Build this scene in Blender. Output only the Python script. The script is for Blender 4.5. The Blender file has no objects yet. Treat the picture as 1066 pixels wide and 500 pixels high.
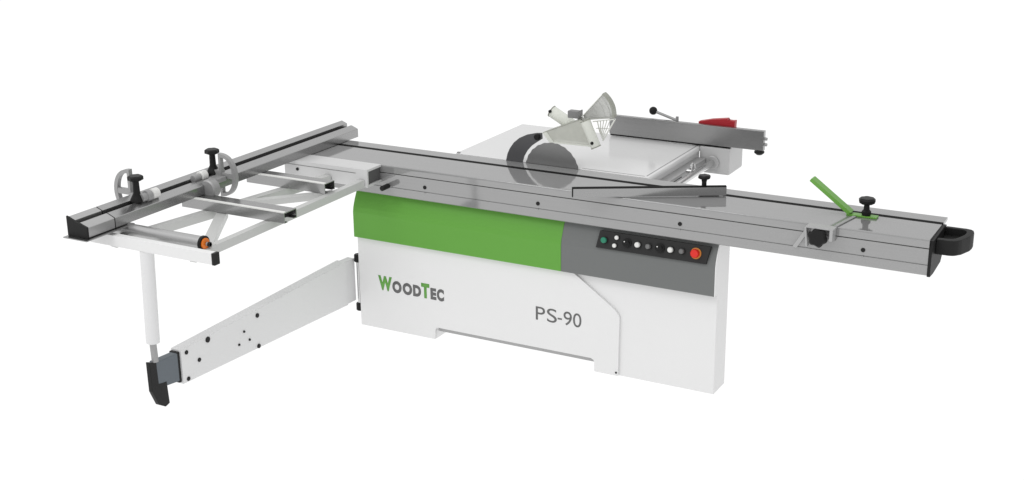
import bpy, bmesh, math
from mathutils import Vector, Matrix

sc = bpy.context.scene
C = sc.collection
PI = math.pi

# ------------------------------------------------------------------ materials
def mat(name, col, rough=0.5, metal=0.0, noise=0.0, nscale=8.0, stretch=(1, 1, 1), rvar=0.0, bump=0.0,
        coat=0.0, alpha=1.0, spec=0.5, ior=1.5):
    m = bpy.data.materials.new(name)
    m.use_nodes = True
    nt = m.node_tree
    b = nt.nodes['Principled BSDF']
    b.inputs['Base Color'].default_value = (*col, 1)
    b.inputs['Roughness'].default_value = rough
    b.inputs['Metallic'].default_value = metal
    b.inputs['Coat Weight'].default_value = coat
    b.inputs['Coat Roughness'].default_value = 0.12
    b.inputs['Specular IOR Level'].default_value = spec
    b.inputs['Alpha'].default_value = alpha
    b.inputs['IOR'].default_value = ior
    if noise or rvar or bump:
        tc = nt.nodes.new('ShaderNodeTexCoord')
        mp = nt.nodes.new('ShaderNodeMapping')
        mp.inputs['Scale'].default_value = stretch
        nz = nt.nodes.new('ShaderNodeTexNoise')
        nz.inputs['Scale'].default_value = nscale
        nz.inputs['Detail'].default_value = 4
        nt.links.new(tc.outputs['Object'], mp.inputs['Vector'])
        nt.links.new(mp.outputs['Vector'], nz.inputs['Vector'])
        if noise:
            r = nt.nodes.new('ShaderNodeMapRange')
            r.inputs['To Min'].default_value = 1 - noise
            r.inputs['To Max'].default_value = 1 + noise
            v = nt.nodes.new('ShaderNodeVectorMath')
            v.operation = 'SCALE'
            v.inputs[0].default_value = col
            nt.links.new(nz.outputs['Fac'], r.inputs['Value'])
            nt.links.new(r.outputs['Result'], v.inputs['Scale'])
            nt.links.new(v.outputs['Vector'], b.inputs['Base Color'])
        if rvar:
            r = nt.nodes.new('ShaderNodeMapRange')
            r.inputs['To Min'].default_value = max(0.02, rough - rvar)
            r.inputs['To Max'].default_value = rough + rvar
            nt.links.new(nz.outputs['Fac'], r.inputs['Value'])
            nt.links.new(r.outputs['Result'], b.inputs['Roughness'])
        if bump:
            bp = nt.nodes.new('ShaderNodeBump')
            bp.inputs['Strength'].default_value = bump
            bp.inputs['Distance'].default_value = 0.002
            nt.links.new(nz.outputs['Fac'], bp.inputs['Height'])
            nt.links.new(bp.outputs['Normal'], b.inputs['Normal'])
    return m

WHITE = mat('white_powder_coat', (0.80, 0.80, 0.80), 0.42, noise=0.012, nscale=3, spec=0.3)
ARMW = mat('white_arm_coat', (0.77, 0.77, 0.775), 0.45, noise=0.012, nscale=3, spec=0.3)
TABLE = mat('white_table_enamel', (0.74, 0.74, 0.74), 0.13, noise=0.02, nscale=4, spec=0.4)
CASTG = mat('pale_cast_metal', (0.42, 0.42, 0.42), 0.4, metal=0.25, noise=0.04, nscale=9)
GREEN = mat('green_panel_paint', (0.125, 0.36, 0.052), 0.42, noise=0.02, nscale=3, spec=0.3)
GREENB = mat('green_clamp_paint', (0.15, 0.40, 0.055), 0.35)
GREY = mat('grey_panel_paint', (0.165, 0.172, 0.17), 0.45, noise=0.02, nscale=3, spec=0.3)
BLACKP = mat('control_panel_black', (0.022, 0.022, 0.022), 0.45, spec=0.3)
BLACK = mat('black_plastic', (0.012, 0.012, 0.012), 0.42, noise=0.1, nscale=30, spec=0.2)
GROOVE = mat('black_groove_and_gap_shadow', (0.008, 0.008, 0.008), 0.7, spec=0.1)
CAPG = mat('dark_grey_cap_plastic', (0.018, 0.018, 0.018), 0.5, spec=0.15)
SLATE = mat('slate_grey_paint', (0.115, 0.135, 0.155), 0.5)
ALU = mat('brushed_aluminium', (0.35, 0.35, 0.35), 0.07, metal=0.4, noise=0.06, nscale=5, stretch=(0.6, 40, 40), rvar=0.02)
ALUF = mat('satin_aluminium', (0.44, 0.44, 0.44), 0.34, metal=0.9, noise=0.04, nscale=4, stretch=(40, 0.6, 40))
ALUR = mat('mill_aluminium_rail', (0.34, 0.34, 0.34), 0.2, metal=0.9, noise=0.05, nscale=5, stretch=(0.7, 40, 40))
ALUD = mat('dull_fence_aluminium', (0.36, 0.36, 0.36), 0.25, metal=0.9, noise=0.06, nscale=4, stretch=(0.5, 40, 40))
CAST = mat('grey_cast_stop', (0.36, 0.36, 0.36), 0.45, metal=0.4, noise=0.06, nscale=30)
STEEL = mat('blade_steel', (0.30, 0.30, 0.30), 0.32, metal=0.9, noise=0.03, nscale=20)
KNIFE = mat('riving_knife_steel', (0.12, 0.12, 0.125), 0.4, metal=0.6)
ROD = mat('bright_steel_rod', (0.62, 0.62, 0.62), 0.22, metal=1.0)
RED = mat('red_plastic', (0.42, 0.008, 0.018), 0.4)
REDB = mat('red_button_plastic', (0.72, 0.02, 0.012), 0.3)
YELL = mat('yellow_button_collar', (0.55, 0.20, 0.02), 0.4)
ORANGE = mat('orange_plastic', (0.85, 0.20, 0.015), 0.35)
TEAL = mat('green_button_plastic', (0.02, 0.22, 0.13), 0.3)
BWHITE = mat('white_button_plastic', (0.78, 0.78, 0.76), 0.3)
BGREY = mat('grey_button_plastic', (0.16, 0.16, 0.16), 0.35)
INKG = mat('green_print', (0.12, 0.36, 0.055), 0.5)
INKD = mat('grey_print', (0.13, 0.13, 0.13), 0.5)
FRAMEW = mat('white_frame_coat', (0.55, 0.556, 0.545), 0.3)
HOUS = mat('light_grey_housing', (0.52, 0.52, 0.52), 0.4)
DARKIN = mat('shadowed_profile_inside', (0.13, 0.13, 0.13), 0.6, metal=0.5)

def plastic(name, col, alpha, rough=0.25):
    m = bpy.data.materials.new(name)
    m.use_nodes = True
    nt = m.node_tree
    b = nt.nodes['Principled BSDF']
    b.inputs['Base Color'].default_value = (*col, 1)
    b.inputs['Roughness'].default_value = rough
    b.inputs['Alpha'].default_value = alpha
    nz = nt.nodes.new('ShaderNodeTexNoise')
    nz.inputs['Scale'].default_value = 22
    r = nt.nodes.new('ShaderNodeMapRange')
    r.inputs['To Min'].default_value = alpha - 0.12
    r.inputs['To Max'].default_value = min(1, alpha + 0.12)
    tc = nt.nodes.new('ShaderNodeTexCoord')
    nt.links.new(tc.outputs['Object'], nz.inputs['Vector'])
    nt.links.new(nz.outputs['Fac'], r.inputs['Value'])
    nt.links.new(r.outputs['Result'], b.inputs['Alpha'])
    return m

CLEAR = plastic('smoky_clear_plastic', (0.66, 0.67, 0.61), 0.68, 0.08)
CLEARW = plastic('pale_clear_plastic', (0.84, 0.86, 0.79), 0.84, 0.08)
CLEARF = plastic('ribbed_clear_plastic', (0.80, 0.81, 0.78), 0.6)
CLEARE = plastic('clear_plastic_edge', (0.38, 0.39, 0.34), 0.9)
RIBW = plastic('pale_plastic_rib', (0.80, 0.81, 0.76), 0.92)

# ------------------------------------------------------------------ mesh helpers
def sharp(bm, deg=35):
    bm.normal_update()
    for f in bm.faces:
        f.smooth = True
    lim = math.radians(deg)
    for e in bm.edges:
        if len(e.link_faces) == 2:
            if e.calc_face_angle(0) > lim:
                e.smooth = False
        else:
            e.smooth = False

def ob(name, bm, mats, parent=None, smooth=True):
    bmesh.ops.recalc_face_normals(bm, faces=bm.faces)
    if smooth:
        sharp(bm)
    me = bpy.data.meshes.new(name)
    bm.to_mesh(me)
    bm.free()
    if not isinstance(mats, (list, tuple)):
        mats = [mats]
    for m in mats:
        me.materials.append(m)
    o = bpy.data.objects.new(name, me)
    C.objects.link(o)
    if smooth:
        wn = o.modifiers.new('weighted_normal', 'WEIGHTED_NORMAL')
        wn.keep_sharp = True
        wn.weight = 100
    if parent is not None:
        put(o, parent)
    return o

def put(o, parent):
    o.parent = parent
    o.matrix_parent_inverse = Matrix.Translation(parent_loc(parent)).inverted()

def parent_loc(p):
    v = Vector((0, 0, 0))
    q = p
    if q.type == 'EMPTY':
        v += q.location
    return v

def thing(name, label, cat, loc=(0, 0, 0), group=None):
    o = bpy.data.objects.new(name, None)
    o.empty_display_size = 0.1
    C.objects.link(o)
    o.location = loc
    o['label'] = label
    o['category'] = cat
    if group:
        o['group'] = group
    return o

def B():
    return bmesh.new()

def bev(bm, geomverts, w, seg=2):
    if w <= 0:
        return
    es = set()
    vs = set(geomverts)
    for v in geomverts:
        for e in v.link_edges:
            if e.verts[0] in vs and e.verts[1] in vs:
                es.add(e)
    bmesh.ops.bevel(bm, geom=list(es), offset=w, segments=seg, profile=0.6, affect='EDGES', clamp_overlap=True)

def box(bm, x0, x1, y0, y1, z0, z1, w=0.0, mi=0):
    r = bmesh.ops.create_cube(bm, size=1)
    for v in r['verts']:
        v.co = Vector((x0 + (v.co.x + .5) * (x1 - x0), y0 + (v.co.y + .5) * (y1 - y0), z0 + (v.co.z + .5) * (z1 - z0)))
    for f in {f for v in r['verts'] for f in v.link_faces}:
        f.material_index = mi
    bev(bm, r['verts'], w)

def prism(bm, pts, ax, a, b, w=0.0, mi=0, seg=2):
    """polygon pts in the two axes other than ax, extruded from a to b along ax"""
    def co(p, t):
        if ax == 'x':
            return Vector((t, p[0], p[1]))
        if ax == 'y':
            return Vector((p[0], t, p[1]))
        return Vector((p[0], p[1], t))
    lo = [bm.verts.new(co(p, a)) for p in pts]
    hi = [bm.verts.new(co(p, b)) for p in pts]
    n = len(pts)
    fs = [bm.faces.new(lo), bm.faces.new(hi[::-1])]
    for i in range(n):
        fs.append(bm.faces.new([lo[i], hi[i], hi[(i + 1) % n], lo[(i + 1) % n]]))
    for f in fs:
        f.material_index = mi
    bev(bm, lo + hi, w, seg)

def tube(bm, p, q, r, r2=None, n=20, mi=0, caps=True, bevel=0.0):
    p = Vector(p); q = Vector(q)
    r2 = r if r2 is None else r2
    d = (q - p).normalized()
    u = d.orthogonal().normalized()
    v = d.cross(u)
    rings = []
    prof = [(p, r), (q, r2)]
    if bevel:
        prof = [(p, r - bevel), (p + d * bevel, r), (q - d * bevel, r2), (q, r2 - bevel)]
    for c, rr in prof:
        rings.append([bm.verts.new(c + (u * math.cos(2 * PI * i / n) + v * math.sin(2 * PI * i / n)) * rr) for i in range(n)])
    fs = []
    for a, b in zip(rings, rings[1:]):
        for i in range(n):
            fs.append(bm.faces.new([a[i], a[(i + 1) % n], b[(i + 1) % n], b[i]]))
    if caps:
        fs.append(bm.faces.new(rings[0][::-1]))
        fs.append(bm.faces.new(rings[-1]))
    for f in fs:
        f.material_index = mi

def lathe(bm, prof, loc, n=24, mi=0, axis=(0, 0, 1), lobes=0, amp=0.0):
    """profile [(r, h)] spun round axis at loc"""
    d = Vector(axis).normalized()
    u = d.orthogonal().normalized()
    v = d.cross(u)
    loc = Vector(loc)
    rings = []
    for r, h in prof:
        ring = []
        for i in range(n):
            a = 2 * PI * i / n
            rr = r * (1 + (amp * math.cos(lobes * a) if lobes else 0))
            ring.append(bm.verts.new(loc + d * h + (u * math.cos(a) + v * math.sin(a)) * rr))
        rings.append(ring)
    fs = []
    for a, b in zip(rings, rings[1:]):
        for i in range(n):
            fs.append(bm.faces.new([a[i], a[(i + 1) % n], b[(i + 1) % n], b[i]]))
    fs.append(bm.faces.new(rings[0][::-1]))
    fs.append(bm.faces.new(rings[-1]))
    for f in fs:
        f.material_index = mi

def beam(bm, p, q, w, z0, z1, mi=0, bw=0.0, e0=None, e1=None):
    """horizontal bar from p to q (x,y), width w centred, between heights z0 and z1"""
    p = Vector((p[0], p[1], 0)); q = Vector((q[0], q[1], 0))
    d = (q - p).normalized()
    s = Vector((-d.y, d.x, 0)) * (w / 2)
    vs = []
    for z in (z0, z1):
        for c in (p + s, p - s, q - s, q + s):
            vs.append(bm.verts.new((c.x, c.y, z)))
    fs = [[0, 1, 2, 3], [7, 6, 5, 4], [0, 4, 5, 1], [1, 5, 6, 2], [2, 6, 7, 3], [3, 7, 4, 0]]
    for f in fs:
        bm.faces.new([vs[i] for i in f]).material_index = mi
    bev(bm, vs, bw)

def star_knob(name, loc, r, stem, parent, axis=(0, 0, 1), headh=0.022, lobes=6, base=0.014, baseh=0.0, sr=None):
    """mushroom star knob: stem from loc along axis then a lobed head"""
    sr = sr or r * 0.38
    bm = B()
    prof = []
    if baseh:
        prof += [(base, 0), (base, baseh * .6), (sr, baseh)]
    else:
        prof += [(sr * 1.1, 0)]
    prof += [(sr, stem * .75), (sr * 1.3, stem)]
    lathe(bm, prof, loc, 20, axis=axis)
    l2 = Vector(loc) + Vector(axis).normalized() * stem
    lathe(bm, [(r * .72, 0), (r, headh * .3), (r, headh * .7), (r * .8, headh)], l2, 48, axis=axis, lobes=lobes, amp=0.09)
    return ob(name, bm, BLACK, parent)

def bolt(name, p, axis, r, parent, m=None, h=0.006):
    bm = B()
    lathe(bm, [(r, -0.004), (r, h * .7), (r * .8, h)], p, 14, axis=axis)
    return ob(name, bm, m or BLACK, parent)

# ------------------------------------------------------------------ setting: white floor, glow added to wash out its shadows
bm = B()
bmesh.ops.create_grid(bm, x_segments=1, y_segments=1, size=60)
floor = ob('floor', bm, None or mat('glowing_white_floor', (0.04, 0.04, 0.04), 0.9, spec=0.0), smooth=False)
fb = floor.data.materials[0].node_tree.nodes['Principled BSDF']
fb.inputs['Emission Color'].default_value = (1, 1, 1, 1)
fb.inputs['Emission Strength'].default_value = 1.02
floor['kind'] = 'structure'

# ------------------------------------------------------------------ PANEL SAW: cabinet, work table, blade
saw = thing('panel_saw', 'large white panel saw with green and grey front band, flat work table and round blade', 'panel saw', (0, 0.3, 0))

bm = B()
prism(bm, [(-1.214, 0), (-0.757, 0), (-0.757, 0.052), (-0.75, 0.066), (0.128, 0.066), (0.144, 0.05), (0.144, 0),
           (0.748, 0), (0.748, 0.70), (-1.214, 0.70)], 'y', 0.035, 0.18, 0.003)
box(bm, -0.78, 0.15, 0.24, 0.95, 0.08, 0.80, 0.004)          # deeper machine body behind
cab = ob('cabinet', bm, WHITE, saw)
bm = B()
prism(bm, [(-1.2135, 0.001), (-0.7575, 0.001), (-0.7575, 0.055), (-0.745, 0.070), (0.125, 0.070), (0.1405, 0.062), (0.1445, 0.05), (0.1445, 0.001),
           (0.268, 0.001), (0.272, 0.300), (0.266, 0.316), (0.245, 0.340), (0.060, 0.468), (0.025, 0.492), (-1.2135, 0.492)],
      'y', 0.022, 0.0345, 0.002)
door = ob('front_cover', bm, WHITE, saw)
bm = B(); box(bm, -0.755, 0.142, 0.060, 0.066, 0.034, 0.0655, .001); ob('shaded_notch_lip', bm, mat('lip_shade_grey', (0.42, 0.42, 0.42), 0.5), saw)  # recessed lip; the shade under the cover is put into its grey
bolt('screw', (0.259, 0.0215, 0.018), (0, -1, 0), 0.005, door, BLACK, 0.003)

# green and grey band; its section leans back at the top
sec = [(0.0, 0.494), (0.0, 0.630), (0.006, 0.655), (0.020, 0.690), (0.042, 0.736), (0.17, 0.736), (0.17, 0.494)]
secw = [(0.002, 0.496), (0.002, 0.630), (0.008, 0.655), (0.022, 0.690), (0.044, 0.734), (0.168, 0.734), (0.168, 0.496)]
bm = B(); prism(bm, sec, 'x', -1.219, -0.0265, 0.0015); ob('green_panel', bm, GREEN, saw)
bm = B(); prism(bm, sec, 'x', -0.0265 + 0.001, 0.744, 0.0015); ob('grey_panel', bm, GREY, saw)
bm = B(); prism(bm, sec, 'x', 0.7442, 0.7485, 0.001); ob('side_cheek', bm, WHITE, saw)

# control panel leaning with the band
cp = []
d = Vector((0, 0.020, 0.075)).normalized()   # up along the plate
nrm = Vector((0, -0.966, 0.258))
def cpt(x, u, h):     # x along, u up the plate, h out of it
    return Vector((x, 0.0, 0.645)) + d * u + nrm * h
bm = B()
vs = []
for h in (-0.028, 0.009):
    for (x, u) in ((0.158, -0.002), (0.703, -0.002), (0.716, 0.080), (0.171, 0.080)):
        vs.append(bm.verts.new(cpt(x, u, h)))
for f in [[3, 2, 1, 0], [4, 5, 6, 7], [0, 1, 5, 4], [1, 2, 6, 5], [2, 3, 7, 6], [3, 0, 4, 7]]:
    bm.faces.new([vs[i] for i in f])
bev(bm, vs, 0.003)
ctrl = ob('control_panel', bm, BLACKP, saw)
def button(x, u, r, m, label, h=0.014, collar=None):
    bm = B()
    lathe(bm, [(r * 1.28, 0), (r * 1.28, .004), (r * 1.02, .005), (r * 1.02, 0.006)], cpt(x, u, 0.0088), 24, axis=nrm, mi=1)
    lathe(bm, [(r, 0.0), (r, h * .75), (r * .82, h)], cpt(x, u, 0.0145), 24, axis=nrm)
    o = ob('button', bm, [m, collar or BLACK], ctrl)
    if label:
        o['label'] = label
button(0.200, 0.038, 0.0140, TEAL, 'green round start button')
button(0.262, 0.058, 0.0098, BWHITE, 'upper of the two small white indicator buttons', 0.008)
button(0.255, 0.020, 0.0098, BWHITE, 'lower of the two small white indicator buttons', 0.008)
def selector(x, u):
    bm = B()
    lathe(bm, [(.022, 0), (.022, .006), (.017, .009), (.017, .016)], cpt(x, u, 0.0088), 24, axis=nrm)
    a = cpt(x, u, .024)
    tube(bm, a - Vector((.012, 0, 0)) - d * .006, a + Vector((.012, 0, 0)) + d * .006, .005, n=8)
    tube(bm, a + Vector((-.007, 0, 0)) + d * .006 + nrm * .003, a + Vector((-.007, 0, 0)) + d * .006 + nrm * .006, .003, n=8, mi=1)
    o = ob('selector_switch', bm, [BLACK, BWHITE], ctrl)
selector(0.314, 0.040)
button(0.369, 0.040, 0.0128, BWHITE, 'white round button')
button(0.422, 0.040, 0.0118, BGREY, 'dark grey round button')
selector(0.477, 0.040)
button(0.531, 0.040, 0.0128, BWHITE, 'white round button')
button(0.585, 0.041, 0.0118, BGREY, 'dark grey round button')
button(0.651, 0.041, 0.0200, REDB, 'large red emergency stop button', 0.022, YELL)

# lettering, printed a hair proud of the cover
def glyph(ch, x0, x1, z0, z1, m, bold):
    cu = bpy.data.curves.new('lettering', 'FONT')
    cu.body = ch
    cu.size = 1.0
    cu.offset = bold
    cu.extrude = 0.0
    t = bpy.data.objects.new('lettering', cu)
    C.objects.link(t)
    bpy.context.view_layer.update()
    me = bpy.data.meshes.new_from_object(t.evaluated_get(bpy.context.evaluated_depsgraph_get()))
    bpy.data.objects.remove(t)
    bpy.data.curves.remove(cu)
    xs = [v.co.x for v in me.vertices]; ys = [v.co.y for v in me.vertices]
    ax, bx_, ay, by = min(xs), max(xs), min(ys), max(ys)
    bm = B()
    bm.from_mesh(me)
    for v in bm.verts:
        v.co = Vector((x0 + (v.co.x - ax) / (bx_ - ax) * (x1 - x0), 0.0, z0 + (v.co.y - ay) / (by - ay) * (z1 - z0)))
    g = bmesh.ops.extrude_face_region(bm, geom=bm.faces[:])
    for v in [e for e in g['geom'] if isinstance(e, bmesh.types.BMVert)]:
        v.co.y -= 0.0008
    for v in bm.verts:
        v.co.y += 0.0218
    bpy.data.meshes.remove(me)
    return bm
def word(letters, name, mats):
    out = B()
    for ch, x0, x1, z0, z1, mi, bold in letters:
        g = glyph(ch, x0, x1, z0, z1, None, bold)
        for f in g.faces:
            f.material_index = mi
        tmp = bpy.data.meshes.new('t'); g.to_mesh(tmp); g.free()
        out.from_mesh(tmp); bpy.data.meshes.remove(tmp)
    return ob(name, out, mats, door, smooth=False)
bz = 0.2175
word([('W', -1.094, -1.010, bz, bz + .080, 0, .055), ('O', -1.008, -.952, bz - .001, bz + .064, 1, .06), ('O', -.945, -.888, bz - .001, bz + .064, 1, .06),
      ('D', -.882, -.834, bz, bz + .062, 1, .06), ('T', -.832, -.783, bz, bz + .080, 0, .06), ('E', -.777, -.743, bz, bz + .062, 1, .06),
      ('C', -.739, -.697, bz - .001, bz + .064, 1, .06)], 'brand_lettering', [INKG, INKD])
pz = 0.215
word([('P', -.173, -.123, pz, pz + .069, 0, -.002), ('S', -.112, -.059, pz - .001, pz + .070, 0, -.002), ('-', -.054, -.031, pz + .022, pz + .030, 0, .0),
      ('9', -.022, .022, pz - .001, pz + .070, 0, -.002), ('0', .029, .073, pz - .001, pz + .070, 0, -.002)], 'model_lettering', [INKD])

# work table
bm = B()
box(bm, -0.82, 0.258, 0.368, 1.105, 0.872, 0.900, 0.008)
tt = ob('work_table', bm, TABLE, saw)
bm = B()
box(bm, -0.805, 0.237, 0.3655, 0.385, 0.9003, 0.9008)
bm.free()
bm = B()   # fine dark seam inset on the table top
for (a, b_) in (((-0.10, 0.386), (0.232, 0.386)), ((0.240, 0.394), (0.240, 1.10))):
    beam(bm, a, b_, 0.0035, 0.8995, 0.9006)
ob('table_seam', bm, mat('dark_seam_line', (0.12, 0.12, 0.12), 0.6), tt)
bm = B()
box(bm, -0.80, 0.245, 0.38, 1.09, 0.80, 0.8718, 0.004)
ob('table_skirt', bm, TABLE, saw)
# side rail assembly for the rip fence
bm = B()
box(bm, 0.2455, 0.30, 0.40, 1.048, 0.775, 0.845, 0.006)
sr = ob('side_rail', bm, CASTG, saw)
bm = B()
box(bm, 0.3003, 0.3015, 0.42, 0.70, 0.826, 0.829)
box(bm, 0.3003, 0.3015, 0.42, 0.78, 0.806, 0.809)
ob('rail_slot', bm, GROOVE, sr)
bm = B(); tube(bm, (0.335, 0.45, 0.826), (0.335, 1.055, 0.826), 0.017); ob('guide_rod', bm, ROD, saw)
bm = B(); lathe(bm, [(.036, 0), (.036, .012), (.026, .018)], (0.335, 1.049, 0.826), 28, axis=(0, -1, 0)); ob('rod_flange', bm, CASTG, saw)
bm = B()
box(bm, 0.2585, 0.425, 1.050, 1.26, 0.762, 0.905, 0.010)
ob('rail_housing', bm, HOUS, saw)
bm = B()    # lifting eye on the rail
n = 20
for i in range(n):
    a = 2 * PI * i / n; b_ = 2 * PI * (i + 1) / n
    tube(bm, (0.318, 0.80 + .026 * math.cos(a), .848 + .026 * math.sin(a)), (0.318, 0.80 + .026 * math.cos(b_), .848 + .026 * math.sin(b_)), .006, n=8)
tube(bm, (0.30, 0.775, 0.84), (0.325, 0.775, 0.84), .012)
ob('rail_clamp_ring', bm, ROD, saw)
bm = B(); box(bm, -0.812, -0.797, 0.372, 0.385, 0.9002, 0.906, 0.001); ob('table_stud', bm, CASTG, saw)

# blade and riving knife
bc = Vector((-0.256, 0.3605, 0.869)); br = 0.150
bm = B()
N = 96
ring0, ring1 = [], []
for i in range(N):
    a = 2 * PI * i / N
    r = br * (1.0 if i % 4 < 2 else 0.985)
    ring0.append(bm.verts.new(bc + Vector((r * math.cos(a), -0.0018, r * math.sin(a)))))
    ring1.append(bm.verts.new(bc + Vector((r * math.cos(a), 0.0018, r * math.sin(a)))))
bm.faces.new(ring0); bm.faces.new(ring1[::-1])
for i in range(N):
    bm.faces.new([ring0[i], ring0[(i + 1) % N], ring1[(i + 1) % N], ring1[i]])
blade = ob('saw_blade', bm, STEEL, saw)
bm = B()
outer = [(-.517, .880), (-.513, .905), (-.506, .935), (-.492, .965), (-.469, .997), (-.437, 1.024), (-.395, 1.045), (-.345, 1.058), (-.312, 1.062)]
inner = [(-.310, 1.032), (-.340, 1.012), (-.370, .990), (-.396, .963), (-.414, .932), (-.424, .900), (-.426, .880)]
prism(bm, outer + inner, 'y', 0.3565, 0.3665, 0.001)
kn = ob('riving_knife', bm, KNIFE, saw)
bolt('bolt', (-0.334, 0.356, 1.041), (0, -1, 0), 0.016, kn, BLACK, 0.014)

# ------------------------------------------------------------------ BLADE GUARD
guard = thing('blade_guard', 'smoky clear plastic blade guard with fan shaped flap above the saw blade', 'blade guard', (-0.17, 0.37, 1.0))
hood = [(-.291, 1.072), (-.095, 1.155), (-.072, 1.150), (-.020, 1.029), (-.252, 1.027)]
bm = B()
prism(bm, hood, 'y', 0.335, 0.339)
prism(bm, hood, 'y', 0.405, 0.409)
vs = []
ob('side_plate', bm, CLEAR, guard, smooth=False)
bm = B()
def strip(bm, p, q, y0, y1, t=0.004):
    p = Vector((p[0], 0, p[1])); q = Vector((q[0], 0, q[1]))
    dd = (q - p).normalized(); s = Vector((-dd.z, 0, dd.x)) * t / 2
    vv = []
    for y in (y0, y1):
        for c in (p + s, p - s, q - s, q + s):
            vv.append(bm.verts.new((c.x, y, c.z)))
    for f in [[0, 1, 2, 3], [7, 6, 5, 4], [0, 4, 5, 1], [1, 5, 6, 2], [2, 6, 7, 3], [3, 7, 4, 0]]:
        bm.faces.new([vv[i] for i in f])
strip(bm, hood[0], hood[1], 0.334, 0.410)
ob('top_plate', bm, CLEARE, guard, smooth=False)
bm = B()
prism(bm, [(-.294, 1.070), (-.272, 1.078), (-.232, 1.030), (-.254, 1.025)], 'y', 0.331, 0.3345, 0.0005)
strip(bm, (-.293, 1.072), (-.254, 1.027), 0.334, 0.410, .005)
ob('end_plate', bm, CLEARW, guard, smooth=False)
bm = B()
strip(bm, (-.232, 1.0295), (-.025, 1.033), 0.331, 0.3345, .008)
ob('lower_rim', bm, CLEARW, guard, smooth=False)
# the two hollow clear blocks
def slab_tube(name, p, q, w, y0, y1, m, bolt_at):
    p = Vector((p[0], 0, p[1])); q = Vector((q[0], 0, q[1]))
    dd = (q - p).normalized(); s = Vector((-dd.z, 0, dd.x)) * w / 2
    bm = B()
    pts = [(p + s), (p - s), (q - s), (q + s)]
    prism(bm, [(v.x, v.z) for v in pts], 'y', y0, y1, 0.010, seg=3)
    o = ob(name, bm, m, guard)
    bolt('bolt', (bolt_at[0], y0 - .0005, bolt_at[1]), (0, -1, 0), 0.0075, o, BLACK, 0.006)
    return o
def round_tube(p, q, r, bolt_at, m):
    bm = B()
    tube(bm, p, q, r, n=28, caps=True, bevel=.004)
    o = ob('clear_tube', bm, m, guard)
    d_ = (Vector(q) - Vector(p)).normalized()
    for e in (p, q):
        bm = B()
        e = Vector(e)
        tube(bm, e - d_ * .002, e + d_ * .002, r + .0012, n=28)
        ob('tube_end_ring', bm, CLEARE, o)
    bolt('bolt', bolt_at, (0, -1, 0), 0.0078, o, BLACK, 0.006)
round_tube((-.050, .305, 1.163), (.010, .305, 1.038), .025, (.000, .281, 1.062), CLEARW)
round_tube((-.292, .430, 1.160), (-.160, .430, 1.090), .030, (-.286, .3985, 1.166), CLEARW)
bm = B(); box(bm, -.176, -.120, 0.37, 0.41, 1.150, 1.186, 0.004); box(bm, -.117, -.112, 0.36, 0.41, 1.140, 1.190, 0.001)
ob('hinge_block', bm, mat('grey_hinge_plastic', (0.22, 0.22, 0.22), 0.5), guard)
# fan flap
pv = Vector((-.108, 0, 1.150))
def fanpt(ang, r):
    return (pv.x + r * math.cos(ang), pv.z + r * math.sin(ang))
a0, a1 = math.radians(9), math.radians(48)
pts = [fanpt(a0, .012)] + [fanpt(a0 + (a1 - a0) * i / 12, .186 + .004 * i / 12 + .006 * math.sin(PI * i / 12)) for i in range(13)]
bm = B(); prism(bm, pts, 'y', 0.365, 0.372); fl = ob('fan_flap', bm, CLEARF, guard, smooth=False)
bm = B()
P = [fanpt(a0 + (a1 - a0) * i / 12, .186 + .004 * i / 12 + .006 * math.sin(PI * i / 12)) for i in range(13)]
for p, q in zip(P, P[1:]):
    strip(bm, p, q, 0.352, 0.385, .009)
ob('fan_rim', bm, CLEARE, fl, smooth=False)
bm = B()
for i in range(1, 26):
    a = a0 + (a1 - a0) * i / 26
    strip(bm, fanpt(a, .03), fanpt(a, .184), 0.3635, 0.3648, .0013)
for r in (.06, .10, .14, .17):
    Q = [fanpt(a0 + (a1 - a0) * i / 8, r) for i in range(9)]
    for p, q in zip(Q, Q[1:]):
        strip(bm, p, q, 0.3632, 0.3645, .0013)
strip(bm, fanpt(a0, .02), fanpt(a0, .186), 0.358, 0.378, .007)
ob('fan_rib', bm, mat('fan_rib_plastic', (0.46, 0.465, 0.44), 0.5), fl, smooth=False)
bm = B()
strip(bm, fanpt(a1, .02), fanpt(a1, .19), 0.360, 0.376, .004)
strip(bm, (-.028, 1.151), (.089, 1.175), 0.345, 0.352, .005)
strip(bm, (.089, 1.175), (.026, 1.062), 0.345, 0.352, .006)
for k in range(5):
    t = k / 5
    strip(bm, (-.005 + .085 * t, 1.156 + .016 * t), (.010 + .016 * t, 1.100 - .038 * t), 0.345, 0.352, .003)
strip(bm, (-.010, 1.120), (.058, 1.125), 0.345, 0.352, .003)
ob('flap_bracket', bm, RIBW, guard, smooth=False)

# ------------------------------------------------------------------ RIP FENCE
rip = thing('rip_fence', 'long grey metal rip fence standing across the back of the white work table', 'rip fence', (0.18, 1.07, 0.9))
bm = B(); box(bm, -0.26, 0.602, 1.052, 1.082, 0.9135, 1.017, 0.003); rf = ob('fence_bar', bm, ALUD, rip)
bm = B(); box(bm, -0.255, 0.42, 1.055, 1.081, 0.9060, 0.9133); ob('gap_shadow_strip', bm, GROOVE, rf)  # black strip added as the shadow in the gap below the bar
bm = B(); box(bm, 0.20, 0.40, 1.084, 1.20, 0.9065, 0.9175, 0.002); box(bm, 0.22, 0.38, 1.083, 1.15, 0.9177, 0.995, 0.006); ob('fence_shoe', bm, CAST, rip)
bm = B()
tube(bm, (0.602, 1.067, 0.975), (0.616, 1.067, 0.975), .008, n=12)
tube(bm, (0.602, 1.067, 0.945), (0.616, 1.067, 0.945), .008, n=12)
ob('end_screw', bm, CAST, rip)
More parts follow.
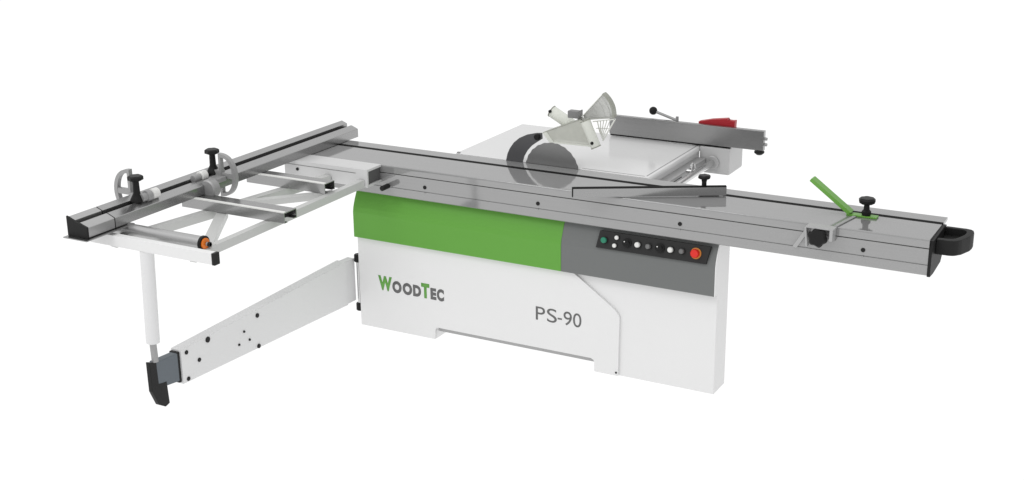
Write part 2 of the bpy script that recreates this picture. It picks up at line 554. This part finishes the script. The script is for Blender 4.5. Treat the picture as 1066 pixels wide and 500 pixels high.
bm = B(); lathe(bm, [(.02, 0), (.026, -.006), (.026, -.014), (.014, -.024)], (0.577, 1.067, 0.9133), 24); ob('knob', bm, BLACK, rip)
bm = B()
tube(bm, (0.11, 1.10, 1.014), (-0.022, 1.10, 1.052), .0075, n=12)
tube(bm, (0.11, 1.10, 0.99), (0.11, 1.10, 1.035), .008, n=12)
lv = ob('lever', bm, CAST, rip)
bm = B(); bmesh.ops.create_uvsphere(bm, u_segments=24, v_segments=16, radius=.022, matrix=Matrix.Translation((-0.027, 1.10, 1.053))); ob('lever_ball', bm, BLACK, lv)
bm = B()
prism(bm, [(0.236, 1.0), (0.232, 1.024), (0.300, 1.040), (0.390, 1.054), (0.392, 1.040), (0.432, 1.046), (0.430, 1.0)], 'y', 1.090, 1.125, 0.003)
ob('red_pusher_grip', bm, RED, rip)

# ------------------------------------------------------------------ SLIDING TABLE
sl = thing('sliding_table', 'long grey aluminium sliding table running across the front of the machine', 'sliding table', (0, 0.17, 0.743))
X0, X1 = -1.545, 1.665
bm = B()
prism(bm, [(0.004, 0.743), (0.0, 0.747), (0.0, 0.788), (0.004, 0.7895), (0.004, 0.7915), (0.0, 0.793),
           (0.0, 0.8575), (0.001, 0.8585), (0.012, 0.8585), (0.012, 0.8625), (0.001, 0.8625), (0.0, 0.864), (0.0008, 0.888), (0.0028, 0.896), (0.006, 0.8992), (0.010, 0.900),
           (0.235, 0.900), (0.235, 0.888), (0.270, 0.888), (0.270, 0.900), (0.353, 0.900), (0.355, 0.898), (0.355, 0.888),
           (0.276, 0.882), (0.262, 0.840), (0.19, 0.815), (0.19, 0.743)], 'x', X0, X1)
deck = ob('table_profile', bm, ALU, sl)
bm = B(); box(bm, X0 + .002, X1 - .001, 0.2355, 0.2695, 0.8885, 0.8993); ob('groove_strip', bm, GROOVE, sl)
bm = B(); box(bm, X0 + .002, X1 - .001, 0.006, 0.0118, 0.8587, 0.8623); ob('edge_groove', bm, mat('recess_grey', (0.08, .08, .08), .5, metal=.5), sl)
for x, z in ((-0.778, .814), (-0.148, .815), (0.571, .815), (1.396, .816)):
    bolt('bolt', (x, 0.0, z), (0, -1, 0), 0.0095, sl, BLACK, 0.004)
    bolt('peg', (x, 0.0, z - .028), (0, -1, 0), 0.003, sl, CAST, 0.003)
bm = B()
prism(bm, [(-0.004, 0.74), (-0.004, 0.83), (0.012, 0.893), (0.242, 0.897), (0.270, 0.893), (0.270, 0.812), (0.200, 0.745), (0.06, 0.737)], 'x', X1 + .0005, X1 + .014, 0.002)
ob('end_cap', bm, CAPG, sl)
# end handle: a flat loop
def loop(z0, z1, wall):
    outer = [(1.6795, 0.060), (1.735, 0.060), (1.753, 0.066), (1.766, 0.080), (1.776, 0.100), (1.798, 0.165), (1.803, 0.195), (1.802, 0.225), (1.795, 0.250), (1.782, 0.263), (1.762, 0.268), (1.6795, 0.268)]
    inner = [(1.6805, 0.090), (1.728, 0.090), (1.738, 0.094), (1.744, 0.102), (1.752, 0.118), (1.770, 0.172), (1.773, 0.195), (1.772, 0.215), (1.766, 0.232), (1.758, 0.240), (1.745, 0.243), (1.6805, 0.243)]
    bm = B()
    n = len(outer)
    O0 = [bm.verts.new((x, y, z0)) for x, y in outer]; O1 = [bm.verts.new((x, y, z1)) for x, y in outer]
    I0 = [bm.verts.new((x, y, z0 + .034)) for x, y in inner]; I1 = [bm.verts.new((x, y, z1)) for x, y in inner]
    for i in range(n - 1):
        j = i + 1
        bm.faces.new([O0[i], O0[j], O1[j], O1[i]])
        bm.faces.new([I0[j], I0[i], I1[i], I1[j]])
        bm.faces.new([O1[i], O1[j], I1[j], I1[i]])
    bm.faces.new(O0[::-1]); bm.faces.new(I0)
    bm.faces.new([O0[0], O1[0], I1[0], I0[0]]); bm.faces.new([O0[-1], I0[-1], I1[-1], O1[-1]])
    bev(bm, O1 + I1 + O0, .005)
    return ob('end_handle', bm, CAPG, sl)
loop(0.822, 0.888, .02)
bm = B(); tube(bm, (-1.002, 0.0, 0.797), (-1.002, -0.030, 0.797), .007, n=12)
tube(bm, (-0.985, -0.075, 0.800), (-0.985, -0.012, 0.800), .013, n=16, bevel=.003)
ob('lock_peg', bm, BLACK, sl)

# ------------------------------------------------------------------ CROSSCUT TABLE (outrigger frame)
ct = thing('crosscut_table', 'white outrigger frame with metal cross rails left of the sliding table', 'crosscut table', (-1.25, -0.75, 0.83))
bm = B(); box(bm, -1.59, -0.913, -1.433, -1.401, 0.830, 0.880, 0.003); eb = ob('end_beam', bm, WHITE, ct)
bm = B(); box(bm, -0.9125, -0.897, -1.434, -1.400, 0.829, 0.881, 0.002); ob('end_plug', bm, BLACK, eb)
bm = B(); beam(bm, (-1.045, -1.400), (-1.065, -0.128), 0.034, 0.812, 0.851, bw=.002); ob('side_beam', bm, FRAMEW, ct)
bm = B(); beam(bm, (-1.49, -1.400), (-1.27, -0.129), 0.045, 0.812, 0.851, bw=.002); ob('side_beam', bm, FRAMEW, ct)
bm = B(); beam(bm, (-1.04, -1.33), (-1.335, -0.86), 0.050, 0.820, 0.8505, bw=.002); ob('diagonal_brace', bm, FRAMEW, ct)
bm = B(); beam(bm, (-1.36, -0.69), (-1.07, -0.36), 0.045, 0.820, 0.8505, bw=.002); ob('diagonal_brace', bm, FRAMEW, ct)
# channel bolted against the sliding table, open at its right end
bm = B()
def channel(bm, x0, x1, y0, y1, z0, z1, t, mi=0):
    box(bm, x0, x1, y0, y0 + t, z0, z1, .0015, mi)
    box(bm, x0, x1, y0 + t + .0002, y1, z1 - t, z1, .0015, mi)
    box(bm, x0, x1, y0 + t + .0002, y1, z0, z0 + t, .0015, mi)
channel(bm, -1.54, -1.032, -0.127, -0.0005, 0.812, 0.9025, 0.012)
ch = ob('mounting_channel', bm, mat('off_white_channel_coat', (0.62, 0.62, 0.62), 0.25), ct)
bm = B(); box(bm, -1.53, -1.10, -0.1285, -0.1273, 0.879, 0.881); ob('channel_seam', bm, INKD, ch)
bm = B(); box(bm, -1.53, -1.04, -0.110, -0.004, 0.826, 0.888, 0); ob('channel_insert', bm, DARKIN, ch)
bolt('bolt', (-1.458, -0.1275, 0.858), (0, -1, 0), 0.008, ch, BLACK)
# the two extruded cross rails, C-shaped, open to the right
def rail(x0, x1, yf, yb, z0, z1):
    bm = B()
    t = .004
    yb_top = yb
    box(bm, x0, x1, yf, yf + t, z0, z1, .001)
    box(bm, x0, x1, yf + t + .0002, yb, z1 - t, z1, .001)
    box(bm, x0, x1, yb - t, yb, z0 + .004, z1 - t - .0002, .0008)
    box(bm, x0, x1, yf + t + .0002, yf + .022, z0, z0 + t, .0008)
    box(bm, x0, x1, yb - .022, yb - t - .0002, z0 + .006, z0 + .006 + t, .0008)
    o = ob('cross_rail', bm, ALUR, ct)
    bm = B(); box(bm, x0 + .01, x1 - .03, yf + t + .001, yb - t - .001, z0 + .012, z1 - t - .001); ob('rail_core', bm, BLACK, o)
    bm = B(); box(bm, x0 + .003, x1 - .001, yf - .0015, yf + .014, z1 - .0005, z1 + .0045); ob('rail_highlight', bm, BWHITE, o)  # painted highlight: white strip along the upper front edge
rail(-1.545, -0.952, -0.895, -0.805, 0.852, 0.9005)
rail(-1.545, -1.072, -0.425, -0.345, 0.852, 0.9005)
# roller
bm = B(); tube(bm, (-1.56, -1.322, 0.872), (-1.055, -1.322, 0.872), .029, n=32); rl = ob('roller', bm, ALUF, ct)
bm = B()
lathe(bm, [(.033, 0), (.033, .012)], (-1.0545, -1.322, 0.872), 32, axis=(1, 0, 0))
ob('roller_collar', bm, BLACK, rl)
bm = B(); lathe(bm, [(.024, 0), (.024, .006), (.019, .009)], (-1.042, -1.322, 0.872), 32, axis=(1, 0, 0)); ob('roller_cap', bm, ORANGE, rl)
bm = B(); lathe(bm, [(.009, 0), (.009, .02)], (-1.030, -1.322, 0.872), 16, axis=(1, 0, 0)); ob('roller_axle', bm, CAST, rl)
bm = B(); box(bm, -1.030, -1.012, -1.312, -1.285, 0.8515, 0.866, 0.002); ob('roller_bracket', bm, FRAMEW, ct)
bolt('bolt', (-1.016, -1.322, 0.872), (1, 0, 0), .011, ct, BLACK)

# ------------------------------------------------------------------ CROSSCUT FENCE
cf = thing('crosscut_fence', 'long ridged aluminium crosscut fence lying over the white outrigger frame', 'crosscut fence', (-1.52, -0.55, 0.9))
def fprof(o):
    return [(-1.575 + o, .9025), (-1.575 + o, .980 - o), (-1.570 + o, .983 - o), (-1.537, .970 - o), (-1.537, .950), (-1.512, .946), (-1.512, .962 - o),
            (-1.506, .962 - o), (-1.470 - o, .948 - o), (-1.467 - o, .944 - o), (-1.467 - o, .9025)]
bm = B(); prism(bm, fprof(0), 'y', -1.395, 0.43); fm = ob('fence_profile', bm, ALUD, cf)
bm = B(); box(bm, -1.5365, -1.5125, -1.39, 0.425, .9485, .9525); ob('groove_strip', bm, GROOVE, cf)
bm = B(); prism(bm, fprof(0.0015), 'y', -1.392 - .008, -1.3955); ob('seam_ring', bm, GROOVE, cf)
bm = B(); prism(bm, fprof(0.0), 'y', -1.553, -1.4005); fe = ob('fence_extension', bm, ALUF, cf)
bm = B(); box(bm, -1.5365, -1.5125, -1.55, -1.402, .9485, .9525); ob('extension_groove_strip', bm, GROOVE, fe)
bm = B(); prism(bm, [(-1.578, .8995), (-1.578, .986), (-1.535, .968), (-1.512, .963), (-1.464, .949), (-1.464, .8995)], 'y', -1.563, -1.5535, .001); ob('end_cap', bm, CAPG, cf)
bm = B(); box(bm, -1.585, -1.45, -1.585, -1.30, 0.8935, 0.8985, .001); ob('foot_plate', bm, ALUR, cf)

# flip stops
def flip_stop(name, label, yk, ys, side, xk, yr):
    t = thing(name, label, 'flip stop', (xk, yk, .965), 'flip stops on the crosscut fence')
    # knob
    bm = B()
    lathe(bm, [(.032, 0), (.031, .008), (.024, .022), (.0155, .038), (.014, .095), (.017, .100)], (xk, yk, .963), 24)
    lathe(bm, [(.024, 0), (.033, .004), (.033, .018), (.027, .023)], (xk, yk, .963 + .094), 48, lobes=6, amp=.06)
    ob('knob', bm, BLACK, t)
    # D shaped plate, standing across the fence
    xs = xk + .045 * side if side > 0 else xk - .07
    pts_o, pts_i = [], []
    cz = .962 if side > 0 else .985
    H, W = .104, .098
    n = 22
    for i in range(n + 1):
        a = -PI / 2 + PI * i / n
        pts_o.append((xs + side * W * math.cos(a) ** .85 if math.cos(a) > 1e-6 else xs, cz + H * math.sin(a)))
        pts_i.append((xs + side * (.013 + (W - .033) * (max(math.cos(a), 0)) ** .85), cz + (H - .018) * math.sin(a)))
    bm = B()
    y0, y1 = ys - .011, ys + .011
    def V(p, y): return bm.verts.new((p[0], y, p[1]))
    of, ob_, inf, inb = [V(p, y0) for p in pts_o], [V(p, y1) for p in pts_o], [V(p, y0) for p in pts_i], [V(p, y1) for p in pts_i]
    m = n + 1
    for i in range(m):
        j = (i + 1) % m
        bm.faces.new([of[i], of[j], inf[j], inf[i]])
        bm.faces.new([ob_[j], ob_[i], inb[i], inb[j]])
        bm.faces.new([of[j], of[i], ob_[i], ob_[j]])
        bm.faces.new([inf[i], inf[j], inb[j], inb[i]])
    a, b_ = sorted((xs, xs + side * (W - .004)))
    box(bm, a + .004, b_ - .004, y0 + .001, y1 - .001, cz - .014, cz + .012, .002)
    ob('stop_plate', bm, CAST, t)
    # boss, arm and scale lens
    bm = B()
    box(bm, min(xk, xs) - .012, max(xk, xs) + .012, ys - .014, ys + .020, .955, .985, .005)
    if side > 0:
        box(bm, xs - .02, xs + .045, yr + .04, ys - .012, .940, .962, .004)
        tube(bm, (xs + .030, yr - .02, .925), (xs + .030, yr + .03, .925), .046, n=32, bevel=.006)
        tube(bm, (xs - .035, yr - .035, .972), (xs - .035, yr + .01, .972), .016, n=20)
    else:
        tube(bm, (xk + .02, yk, .978), (xk + .02, yk + .045, .978), .020, n=20)
        tube(bm, (xk + .02, yk + .03, .978), (xk + .02, yk + .06, .978), .025, n=20, bevel=.003)
    ob('stop_body', bm, CAST, t)
    bm = B()
    if side > 0:
        tube(bm, (xs - .035, yr + .012, .974), (xs - .035, yr + .052, .974), .023, n=24, bevel=.003)
    else:
        tube(bm, (xk + .02, yk + .062, .979), (xk + .02, yk + .105, .979), .024, n=24, bevel=.003)
    ob('scale_lens', bm, BWHITE, t)
    return t
flip_stop('flip_stop', 'flip stop nearest the outer end of the fence, its plate swung up behind', -1.200, -1.155, -1, -1.520, 0)
flip_stop('flip_stop', 'grey flip stop with black knob halfway along the fence, its D plate hanging in front', -0.678, -0.680, 1, -1.530, -0.80)

# ------------------------------------------------------------------ SWING ARM
sa = thing('swing_arm', 'long white box swing arm hinged to the left side of the cabinet', 'support arm', (-1.25, -0.6, 0))
def slantbox(bm, nr, fr, w, zn, zf):
    """box from near end nr to far end fr (right-face points), width w to the left, heights (lo,hi) near and far"""
    nr = Vector((*nr, 0)); fr = Vector((*fr, 0))
    dd = (fr - nr).normalized(); s = Vector((-dd.y, dd.x, 0)) * w
    vs = []
    for p, zz in ((nr, zn), (fr, zf)):
        for q in (p, p + s):
            for z in zz:
                vs.append(bm.verts.new((q.x, q.y, z)))
    for f in [[0, 1, 3, 2], [4, 6, 7, 5], [0, 4, 5, 1], [2, 3, 7, 6], [1, 5, 7, 3], [0, 2, 6, 4]]:
        bm.faces.new([vs[i] for i in f])
    bev(bm, vs, .004)
bm = B(); slantbox(bm, (-1.30, -1.25), (-1.2555, -0.028), .062, (.145, .309), (.120, .360)); ab = ob('arm_box', bm, ARMW, sa)
bm = B(); slantbox(bm, (-1.2615, -0.0275), (-1.256, 0.046), .046, (.122, .357), (.124, .357)); ob('hinge_plate', bm, ARMW, sa)
for z in (.340, .070):
    bm = B()
    tube(bm, (-1.236, 0.050, z), (-1.236, 0.050, z + .042), .021, n=20, bevel=.004)
    ob('hinge_knuckle', bm, BLACK, sa)
bm = B(); tube(bm, (-1.236, 0.050, .1125), (-1.236, 0.050, .3395), .011, n=16); ob('hinge_pin', bm, ROD, sa)
for y, z, r in ((-1.217, .288, .010), (-1.077, .300, .014), (-1.141, .224, .010), (-1.218, .160, .010), (-.735, .302, .011),
                (-.834, .254, .006), (-.874, .201, .006), (-.800, .201, .006), (-.739, .146, .011)):
    x = -1.30 + (y + 1.25) / 1.18 * .046
    bolt('bolt', (x, y, z), (1, 0, 0), r, ab, BLACK, .005)
bm = B(); slantbox(bm, (-1.309, -1.398), (-1.309, -1.2505), .040, (.180, .306), (.162, .298)); ob('inner_arm', bm, SLATE, sa)
bm = B(); slantbox(bm, (-1.3085, -1.2665), (-1.308, -1.2502), .048, (.155, .302), (.155, .302)); ob('arm_collar', bm, BLACK, sa)
bm = B()
prism(bm, [(-1.440, .320), (-1.3985, .305), (-1.3985, .200), (-1.345, .196), (-1.338, .088), (-1.365, .080), (-1.405, .105), (-1.438, .180)], 'x', -1.330, -1.308, .003)
ob('end_hook', bm, BLACK, sa)

# ------------------------------------------------------------------ STRUT
st = thing('support_strut', 'slim white telescopic strut standing between the swing arm end and the outrigger frame', 'strut', (-1.34, -1.40, .3))
bm = B(); tube(bm, (-1.312, -1.402, .403), (-1.296, -1.402, .829), .030, n=28); ob('outer_tube', bm, ARMW, st)
bm = B(); tube(bm, (-1.309, -1.403, .312), (-1.3125, -1.403, .402), .015, n=20); ob('inner_rod', bm, CAST, st)

# ------------------------------------------------------------------ MITRE FENCE on the sliding table
mf = thing('mitre_fence', 'short angled grey mitre fence lying diagonally across the sliding table', 'mitre fence', (.4, .06, .9))
a = Vector((.090, -.108)); b_ = Vector((.703, .230))
dd = (b_ - a).normalized(); s = Vector((-dd.y, dd.x))
off = s * .012
bm = B(); beam(bm, a + off, b_ + off, .024, .905, .9445, bw=.0015); mb = ob('fence_bar', bm, ALUR, mf)
bm = B(); beam(bm, a + off - dd * .001, b_ + off, .0235, .9448, .9480); beam(bm, a + off - dd * .0055, a + off - dd * .0015, .0245, .905, .9475); ob('black_edging', bm, GROOVE, mb)
bm = B(); beam(bm, b_ - dd * .12 + off * 3.2, b_ - dd * .03 + off * 3.2, .030, .9005, .915, bw=.002); ob('clamp_foot', bm, CAST, mf)
kp = a + dd * .60 + off * 2
star_knob('knob', (kp.x, kp.y, .915), .028, .064, mf, headh=.018, sr=.011)

# ------------------------------------------------------------------ GREEN CLAMP SHOE
cs = thing('clamping_shoe', 'bright green angled clamping shoe with black knob at the right end of the sliding table', 'clamp', (1.33, .2, .9))
bm = B()
box(bm, 1.268, 1.400, .182, .222, .9005, .908, .002)
prism(bm, [(1.275, .906), (1.098, 1.036), (1.104, 1.046), (1.110, 1.048), (1.290, .916)], 'y', .180, .226, .001)
ob('green_strap', bm, GREENB, cs)
bm = B()
lathe(bm, [(.018, 0), (.021, .008), (.020, .018), (.013, .026), (.012, .046), (.020, .054)], (1.350, .202, .9082), 24)
lathe(bm, [(.022, 0), (.034, .008), (.037, .020), (.028, .028)], (1.350, .202, .9082 + .050), 48, lobes=6, amp=.06)
ob('knob', bm, BLACK, cs)

# ------------------------------------------------------------------ STOP BRACKET on the table's front
sb = thing('stop_bracket', 'pale cast bracket with black star knob clamped to the front edge of the sliding table', 'bracket', (1.2, -.02, .85))
bm = B()
box(bm, 1.160, 1.280, -.050, -.001, .896, .904, .002)
prism(bm, [(-.001, .896), (-.045, .896), (-.014, .800), (-.001, .800)], 'x', 1.152, 1.160, .001)
prism(bm, [(-.001, .9035), (-.055, .9035), (-.055, .850), (-.001, .838)], 'x', 1.263, 1.277, .002)
prism(bm, [(1.095, .790), (1.112, .786), (1.175, .890), (1.160, .900)], 'y', -.012, -.0008, .001)
ob('bracket_body', bm, CASTG, sb)
bm = B(); beam(bm, (1.272, .002), (1.306, .182), .016, .9006, .9045); ob('link_bar', bm, CAST, sb)
star_knob('star_knob', (1.211, -.001, .856), .040, .030, sb, axis=(0, -1, 0), headh=.026, lobes=6, sr=.013)

# ------------------------------------------------------------------ world and lamps
w = bpy.data.worlds.new('World'); sc.world = w; w.use_nodes = True
nt = w.node_tree
bg = nt.nodes['Background']
tc = nt.nodes.new('ShaderNodeTexCoord')
dot = nt.nodes.new('ShaderNodeVectorMath'); dot.operation = 'DOT_PRODUCT'
dot.inputs[1].default_value = Vector((0.93, 0.25, -0.10)).normalized()
mr = nt.nodes.new('ShaderNodeMapRange'); mr.interpolation_type = 'SMOOTHSTEP'
mr.inputs['From Min'].default_value = -0.2
mr.inputs['From Max'].default_value = 0.9
mr.inputs['To Min'].default_value = 0.88
mr.inputs['To Max'].default_value = 0.62
nt.links.new(tc.outputs['Generated'], dot.inputs[0])
nt.links.new(dot.outputs['Value'], mr.inputs['Value'])
sx = nt.nodes.new('ShaderNodeSeparateXYZ')
nt.links.new(tc.outputs['Generated'], sx.inputs['Vector'])
el = nt.nodes.new('ShaderNodeMapRange')
el.interpolation_type = 'SMOOTHSTEP'
el.inputs['From Min'].default_value = 0.05
el.inputs['From Max'].default_value = 0.75
el.inputs['To Min'].default_value = 0.80
el.inputs['To Max'].default_value = 1.22
nt.links.new(sx.outputs['Z'], el.inputs['Value'])
mu = nt.nodes.new('ShaderNodeMath'); mu.operation = 'MULTIPLY'
nt.links.new(mr.outputs['Result'], mu.inputs[0]); nt.links.new(el.outputs['Result'], mu.inputs[1])
nt.links.new(mu.outputs['Value'], bg.inputs['Strength'])
bg.inputs['Color'].default_value = (1, 1, 1, 1)

def area(name, loc, tgt, size, power):
    l = bpy.data.lights.new(name, 'AREA'); l.shape = 'RECTANGLE'; l.size, l.size_y = size; l.energy = power
    o = bpy.data.objects.new(name, l); C.objects.link(o); o.location = loc
    o.rotation_euler = (Vector(tgt) - Vector(loc)).to_track_quat('-Z', 'Y').to_euler()
area('soft_key_light', (-2.0, -3.5, 5.0), (-.2, .2, .6), (2.5, 1.5), 45)  # added area light, out of view, for gentle modelling

# ------------------------------------------------------------------ camera
cam = bpy.data.cameras.new('camera')
co = bpy.data.objects.new('camera', cam); C.objects.link(co)
cam.sensor_width = 36
cam.lens = 1416.02 / 1066 * 36
cam.clip_end = 500
yaw, pitch, roll = [math.radians(v) for v in (28.617, 18.076, -0.579)]
fwd = Vector((-math.sin(yaw) * math.cos(pitch), math.cos(yaw) * math.cos(pitch), -math.sin(pitch)))
right = Vector((math.cos(yaw), math.sin(yaw), 0)); up = right.cross(fwd)
r2 = right * math.cos(roll) + up * math.sin(roll); u2 = -right * math.sin(roll) + up * math.cos(roll)
M = Matrix((r2, u2, -fwd)).transposed().to_4x4(); M.translation = Vector((2.7, -5.48, 2.65))
co.matrix_world = M
sc.camera = co

sc.render.engine = 'CYCLES'
sc.cycles.use_denoising = True
sc.cycles.max_bounces = 8
sc.cycles.transparent_max_bounces = 16
sc.view_settings.view_transform = 'Standard'
sc.view_settings.look = 'None'
sc.view_settings.exposure = 0
sc.view_settings.gamma = 1
